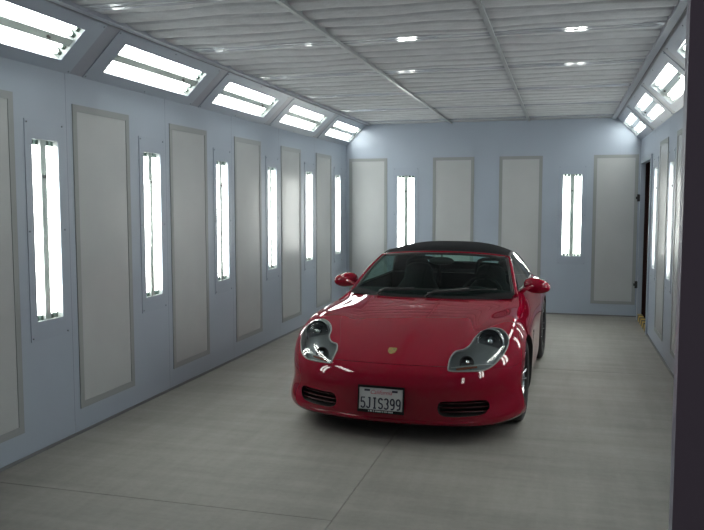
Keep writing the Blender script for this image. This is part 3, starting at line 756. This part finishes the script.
# --- wheels
def wheel(s_, ya, za, wid, outer):
    R_ = za; M_ = Matrix.Translation((s_*outer, ya, za)) @ Matrix.Rotation(s_*PI/2, 4, 'Y')     # local +z points outwards
    q = MB(); rim = .218
    q.lathe([(rim+.006, -.002), (rim+.012, -.012), (rim, -.03), (rim-.02, -.07), (rim-.03, -wid+.03), (rim+.01, -wid)], 48, M_)
    for k in range(5):                                # five paired spokes
        for dk in (-.16, .16):
            a_ = 2*PI*k/5+.3; a0, a1 = a_+dk*1.5, a_+dk
            p0 = (.055*math.cos(a0), .055*math.sin(a0), -.045); p1 = ((rim-.005)*math.cos(a1), (rim-.005)*math.sin(a1), -.022)
            q.tube([M_ @ Vector(p0), M_ @ Vector(tuple((a_+b_)/2 for a_, b_ in zip(p0, p1))) , M_ @ Vector(p1)], [.021, .017, .018], 8, flat=.8)
    q.lathe([(0, -.034), (.05, -.036), (.068, -.045), (.07, -.09), (0, -.09)], 28, M_)
    w_o = q.build('wheel', M_alloy, car, smooth=45)
    q = MB()
    q.lathe([(rim+.004, -.006), (rim+.02, .004), (R_-.045, .006), (R_-.018, -.004), (R_-.004, -.022), (R_, -.05), (R_, -wid+.04), (R_-.004, -wid+.02), (R_-.02, -wid+.004), (rim+.02, -wid), (rim+.004, -wid+.006)], 64, M_, close=True)
    q.build('tyre', M_rubber, w_o, smooth=40)
    q = MB(); q.lathe([(0, -.10), (.15, -.10), (.15, -.125), (0, -.125)], 36, M_); q.build('brake_disc', M_alloy, w_o, smooth=40)
    q = MB(); q.lathe([(0, -.029), (.022, -.030), (.028, -.036), (0, -.036)], 20, M_); q.build('centre_cap', M_alloy, w_o, smooth=40)
for s_ in (1, -1):
    wheel(s_, .872, .316, .215, .862); wheel(s_, 3.32, .320, .255, .822)
# --- windscreen
def WB(v): return Vector((.715*v, 1.345+.175*v*v, .868+.008*v*v))
def WT(v): return Vector((.590*v, 1.965+.10*v*v, 1.192-.030*v*v - .012*v**6))
def ws(v, u):
    a_, b_ = WB(v), WT(v); p = a_.lerp(b_, u); p.z += .022*math.sin(PI*u); return p
q = MB(); q.grid([[ws(-1+2*i/28, j/14) for j in range(15)] for i in range(29)]); q.build('windscreen', M_carglass, car, smooth=180)
q = MB()
q.tube([ws(-1, k/12)+Vector((-.004, 0, 0)) for k in range(13)] + [ws(v/10, 1)+Vector((0, .006, .004)) for v in range(-9, 10)] + [ws(1, k/12)+Vector((.004, 0, 0)) for k in range(12, -1, -1)], [.016]*13+[.010]*19+[.016]*13, 10, flat=1.0)
wf = q.build('windscreen_frame', M_paint, car, smooth=180)
q = MB(); q.tube([ws(-.965, k/12)+Vector((0, .004, 0)) for k in range(13)] + [ws(v/10*.965, .965)+Vector((0, .004, 0)) for v in range(-9, 10)] + [ws(.965, k/12)+Vector((0, .004, 0)) for k in range(12, -1, -1)], .012, 8); q.build('windscreen_seal', M_black, wf, smooth=180)
q = MB()                                              # black cowl between lid and glass
def cowl(v, u):
    hy = 1.235+.16*abs(v)**2.2; f = Vector((.70*v, hy, 0)); z = SK_BVH.ray_cast(Vector((f.x, f.y, 2)), Vector((0, 0, -1)))[0]
    f.z = (z.z if z is not None else .87)-.004; e = WB(v)+Vector((0, .03, .0)); p = f.lerp(e, u); p.z += .006*math.sin(PI*u); return p
q.grid([[cowl(-.97+1.94*i/30, j/5) for j in range(6)] for i in range(31)]); q.build('cowl_panel', M_int, car, smooth=180)
for v0, v1, u1 in ((-.62, .12, .10), (.0, .80, .12)):
    pv = [ws(v0+(v1-v0)*k/10, .02+u1*math.sin(PI*.5*k/10)*.7)+Vector((0, -.018, .012)) for k in range(11)]
    q = MB(); q.tube(pv, .006, 6); wp = q.build('wiper', M_black, car, smooth=180)
    q = MB(); q.tube([cowl(v0, .3)+Vector((0, 0, .012)), pv[1]+Vector((0,-.004,.012)), pv[6]+Vector((0,-.004,.014))], [.011, .009, .006], 8); q.build('wiper_arm', M_black, wp, smooth=180)
# --- soft top
CEN = [(0,1.985,1.196),(0,2.12,1.243),(0,2.35,1.273),(0,2.60,1.266),(0,2.80,1.222),(0,2.98,1.125),(0,3.12,1.02),(0,3.24,.945)]
EDG = [(.588,2.075,1.150),(.588,2.18,1.176),(.588,2.36,1.186),(.600,2.58,1.160),(.655,2.74,1.060),(.708,2.86,.935),(.675,3.00,.925),(.56,3.20,.930)]
Cc = catmull(CEN, 6); Ee = catmull(EDG, 6)
def top_pt(i, v):
    c_, e = Cc[i], Ee[i]; a_ = abs(v); pw = 2.3+1.1*min(1, i/30)
    return Vector((e.x*v, c_.y+(e.y-c_.y)*a_**2, c_.z-(c_.z-e.z)*a_**pw))
nv = 40; P = [[top_pt(i, -1+2*j/nv) for j in range(nv+1)] for i in range(len(Cc))]
i0, i1, j0, j1 = 25, 36, 9, 31
q = MB(); q.grid(P, skip=lambda i, j: i0 <= i < i1 and j0 <= j < j1)
st = q.build('soft_top', M_top, car, smooth=180); md = st.modifiers.new('thickness', 'SOLIDIFY'); md.thickness = .012; md.offset = -1
q = MB(); q.grid([[P[i][j] for j in range(j0, j1+1)] for i in range(i0, i1+1)]); q.build('rear_window', M_rearglass, st, smooth=180)
q = MB(); lp = [P[i0][j] for j in range(j0, j1+1)] + [P[i][j1] for i in range(i0+1, i1+1)] + [P[i1][j] for j in range(j1-1, j0-1, -1)] + [P[i][j0] for i in range(i1-1, i0, -1)]
q.tube(lp, .008, 6, closed=True); q.build('rear_window_seam', M_top, st, smooth=180)
# --- side windows and mirrors
for s_ in (1, -1):
    top = [ws(1, u/6) for u in range(1, 7)] + [Ee[i] for i in range(2, 29, 3)] + [Ee[30]]
    q = MB(); rows = []
    for t in top:
        y = t.y; bx_ = np.interp(y, [1.5, 1.7, 2.1, 2.6, 2.86], [.690, .722, .730, .728, .712]); bz = np.interp(y, [1.5, 1.7, 2.1, 2.6, 2.9], [.872, .895, .905, .912, .925])
        a_ = Vector((bx_*s_, y, bz)); b_ = Vector((t.x*s_, t.y, max(t.z, bz+.001)))
        rows.append([a_.lerp(b_, k/8)+Vector((s_*.012*math.sin(PI*k/8), 0, 0)) for k in range(9)])
    q.grid(rows); dr = parts['door'][0 if s_ > 0 else 1]
    q.build('side_window', M_sideglass, dr, smooth=180)
    q = MB(); q.tube([r_[8] for r_ in rows], .010, 8); q.tube([r_[0]+Vector((s_*.004, 0, .002)) for r_ in rows], .010, 8); q.build('window_seal', M_black, dr, smooth=180)
    # mirror: shell, stalk, glass
    c_ = Vector((s_*.866, 1.775, .934)); q = MB(); rr = []
    for i in range(15):
        th = PI*i/14
        for_ = []
        for k in range(24):
            ph = 2*PI*k/24; x = math.cos(th); r_ = math.sin(th)**.8
            px = -x*.113; py = r_*math.cos(ph)*.066; pz = r_*math.sin(ph)*.067*(1-.10*x*-1)
            if py > .022: py = .022+(py-.022)*.12
            for_.append(Vector((s_*px, py-.030*px*px*40*.3, pz-.010*(px/.108))) + c_)
        rr.append(for_+[for_[0]])
    q.grid(rr); mr = q.build('side_mirror', M_paint, dr, smooth=60)
    q = MB(); q.tube([Vector((s_*.735, 1.70, .885)), Vector((s_*.78, 1.715, .912)), Vector((s_*.835, 1.73, .935))], [.034, .024, .028], 12, flat=.7); q.build('mirror_stalk', M_black if False else M_paint, mr, smooth=180)
    q = MB(); q.lathe([(0, 0), (1, 0), (1.02, .002)], 28, Matrix.Translation(c_+Vector((0, .031, 0))) @ Matrix.Rotation(-PI/2, 4, 'X') @ Matrix.Diagonal((.090, .048, 1, 1))); q.build('mirror_glass', M_chrome, mr, smooth=180)
# --- cabin
q = MB()
q.grid([[Vector((-.70+1.40*i/24, 1.38+.50*u + .05*(1-abs(-1+2*i/24)**2)*0, .862+.035*math.sin(PI*min(1, u*1.25)) - (.20*max(0, u-.8)/.2 if u > .8 else 0) + .035*math.exp(-(((-.70+1.40*i/24)-.36)/.17)**2)*math.sin(PI*u))) for u in [k/14 for k in range(15)]] for i in range(25)])
q.build('dashboard', M_int, car, smooth=180)
SW = Matrix.Translation((.36, 1.98, .800)) @ Matrix.Rotation(math.radians(62), 4, 'X')
q = MB(); q.tube([SW @ Vector((.185*math.cos(2*PI*k/36), .185*math.sin(2*PI*k/36), 0)) for k in range(36)], .014, 8, closed=True)
for an in (-20, 200, 270):
    a_ = math.radians(an); q.tube([SW @ Vector((.05*math.cos(a_), .05*math.sin(a_), 0)), SW @ Vector((.18*math.cos(a_), .18*math.sin(a_), 0))], .014, 6, flat=.6)
q.lathe([(0, .03), (.05, .025), (.065, 0), (.05, -.05), (0, -.05)], 20, SW); q.build('steering_wheel', M_leather, car, smooth=60)
def slice_loop(cx, y, z, hw, hd, n=20, ex=2.6):
    o_ = []
    for k in range(n):
        a_ = 2*PI*k/n; ca, sa = math.cos(a_), math.sin(a_)
        o_.append(Vector((cx+hw*math.copysign(abs(ca)**(2/ex), ca), y+hd*math.copysign(abs(sa)**(2/ex), sa), z)))
    return o_
for sx in (.36, -.36):
    q = MB(); sec = [(.30,2.44,.24,.07),(.45,2.47,.25,.075),(.65,2.51,.25,.07),(.80,2.54,.235,.062),(.88,2.555,.19,.056),(.93,2.565,.150,.052),(1.00,2.575,.145,.050),(1.055,2.58,.125,.045),(1.085,2.583,.08,.032),(1.092,2.584,.02,.010)]
    rr = [slice_loop(sx, y, z, hw, hd) for z, y, hw, hd in sec]
    q.grid([r_+[r_[0]] for r_ in rr])
    q.v = [(a_, b_, c_-.045) for a_, b_, c_ in q.v]; seat = q.build('seat', M_leather, car, smooth=180)
    q = MB(); rr = [slice_loop(sx, y, z, hw, hd) for z, y, hw, hd in ((.29, 2.22, .22, .24), (.34, 2.2, .25, .27), (.42, 2.19, .25, .27), (.455, 2.19, .21, .23), (.46, 2.19, .02, .02))]
    q.grid([r_+[r_[0]] for r_ in rr]); q.build('seat_cushion', M_leather, seat, smooth=180)
q = MB(); q.box((-.70, 2.80, .30), (.70, 2.86, .93)); q.build('rear_bulkhead', M_int, car)
for sx in (.36, -.36):
    q = MB(); q.tube(catmull([(sx-.17, 2.76, .80), (sx-.165, 2.76, 1.00), (sx-.11, 2.76, 1.075), (sx+.11, 2.76, 1.075), (sx+.165, 2.76, 1.00), (sx+.17, 2.76, .80)], 5), .019, 10); q.build('roll_hoop', M_int, car, smooth=180)
q = MB(); rr = [slice_loop(x, 1.99, 1.115, .0, .0) for x in (0,)]
q.lathe([(0, -.014), (.9, -.014), (1, -.008), (1, .006), (.85, .014), (0, .016)], 24, Matrix.Translation((0, 1.93, 1.118)) @ Matrix.Rotation(PI/2, 4, 'X') @ Matrix.Diagonal((.115, .038, 1, 1))); im = q.build('rear_view_mirror', M_black, car, smooth=60)
q = MB(); q.tube([(0, 1.93, 1.13), (0, 1.945, 1.165), (0, 1.955, 1.19)], .009, 8); q.build('mirror_arm', M_black, im, smooth=180)
# --- tail lamps and exhaust (away from the camera)
for s_ in (1, -1):
    q = MB(); pts = []
    for (x, z) in ((.50,.60),(.66,.60),(.74,.64),(.72,.70),(.60,.715),(.50,.70)):
        h = SK_BVH.ray_cast(Vector((s_*x, 6, z)), Vector((0, -1, 0)))[0]; pts.append(h if h is not None else Vector((s_*x, 4.1, z)))
    q.prism(pts, (0, .006, 0)); q.build('tail_light', M_amber, car)
q = MB(); q.lathe([(.035, 0), (.045, .0), (.045, .16), (.035, .16), (.033, .02), (0, .02)], 24, Matrix.Translation((0, 4.16, .24)) @ Matrix.Rotation(-PI/2, 4, 'X')); q.build('exhaust_tip', M_chrome, car, smooth=40)
for me in [m_ for m_ in bpy.data.meshes if m_.users == 0]: bpy.data.meshes.remove(me)
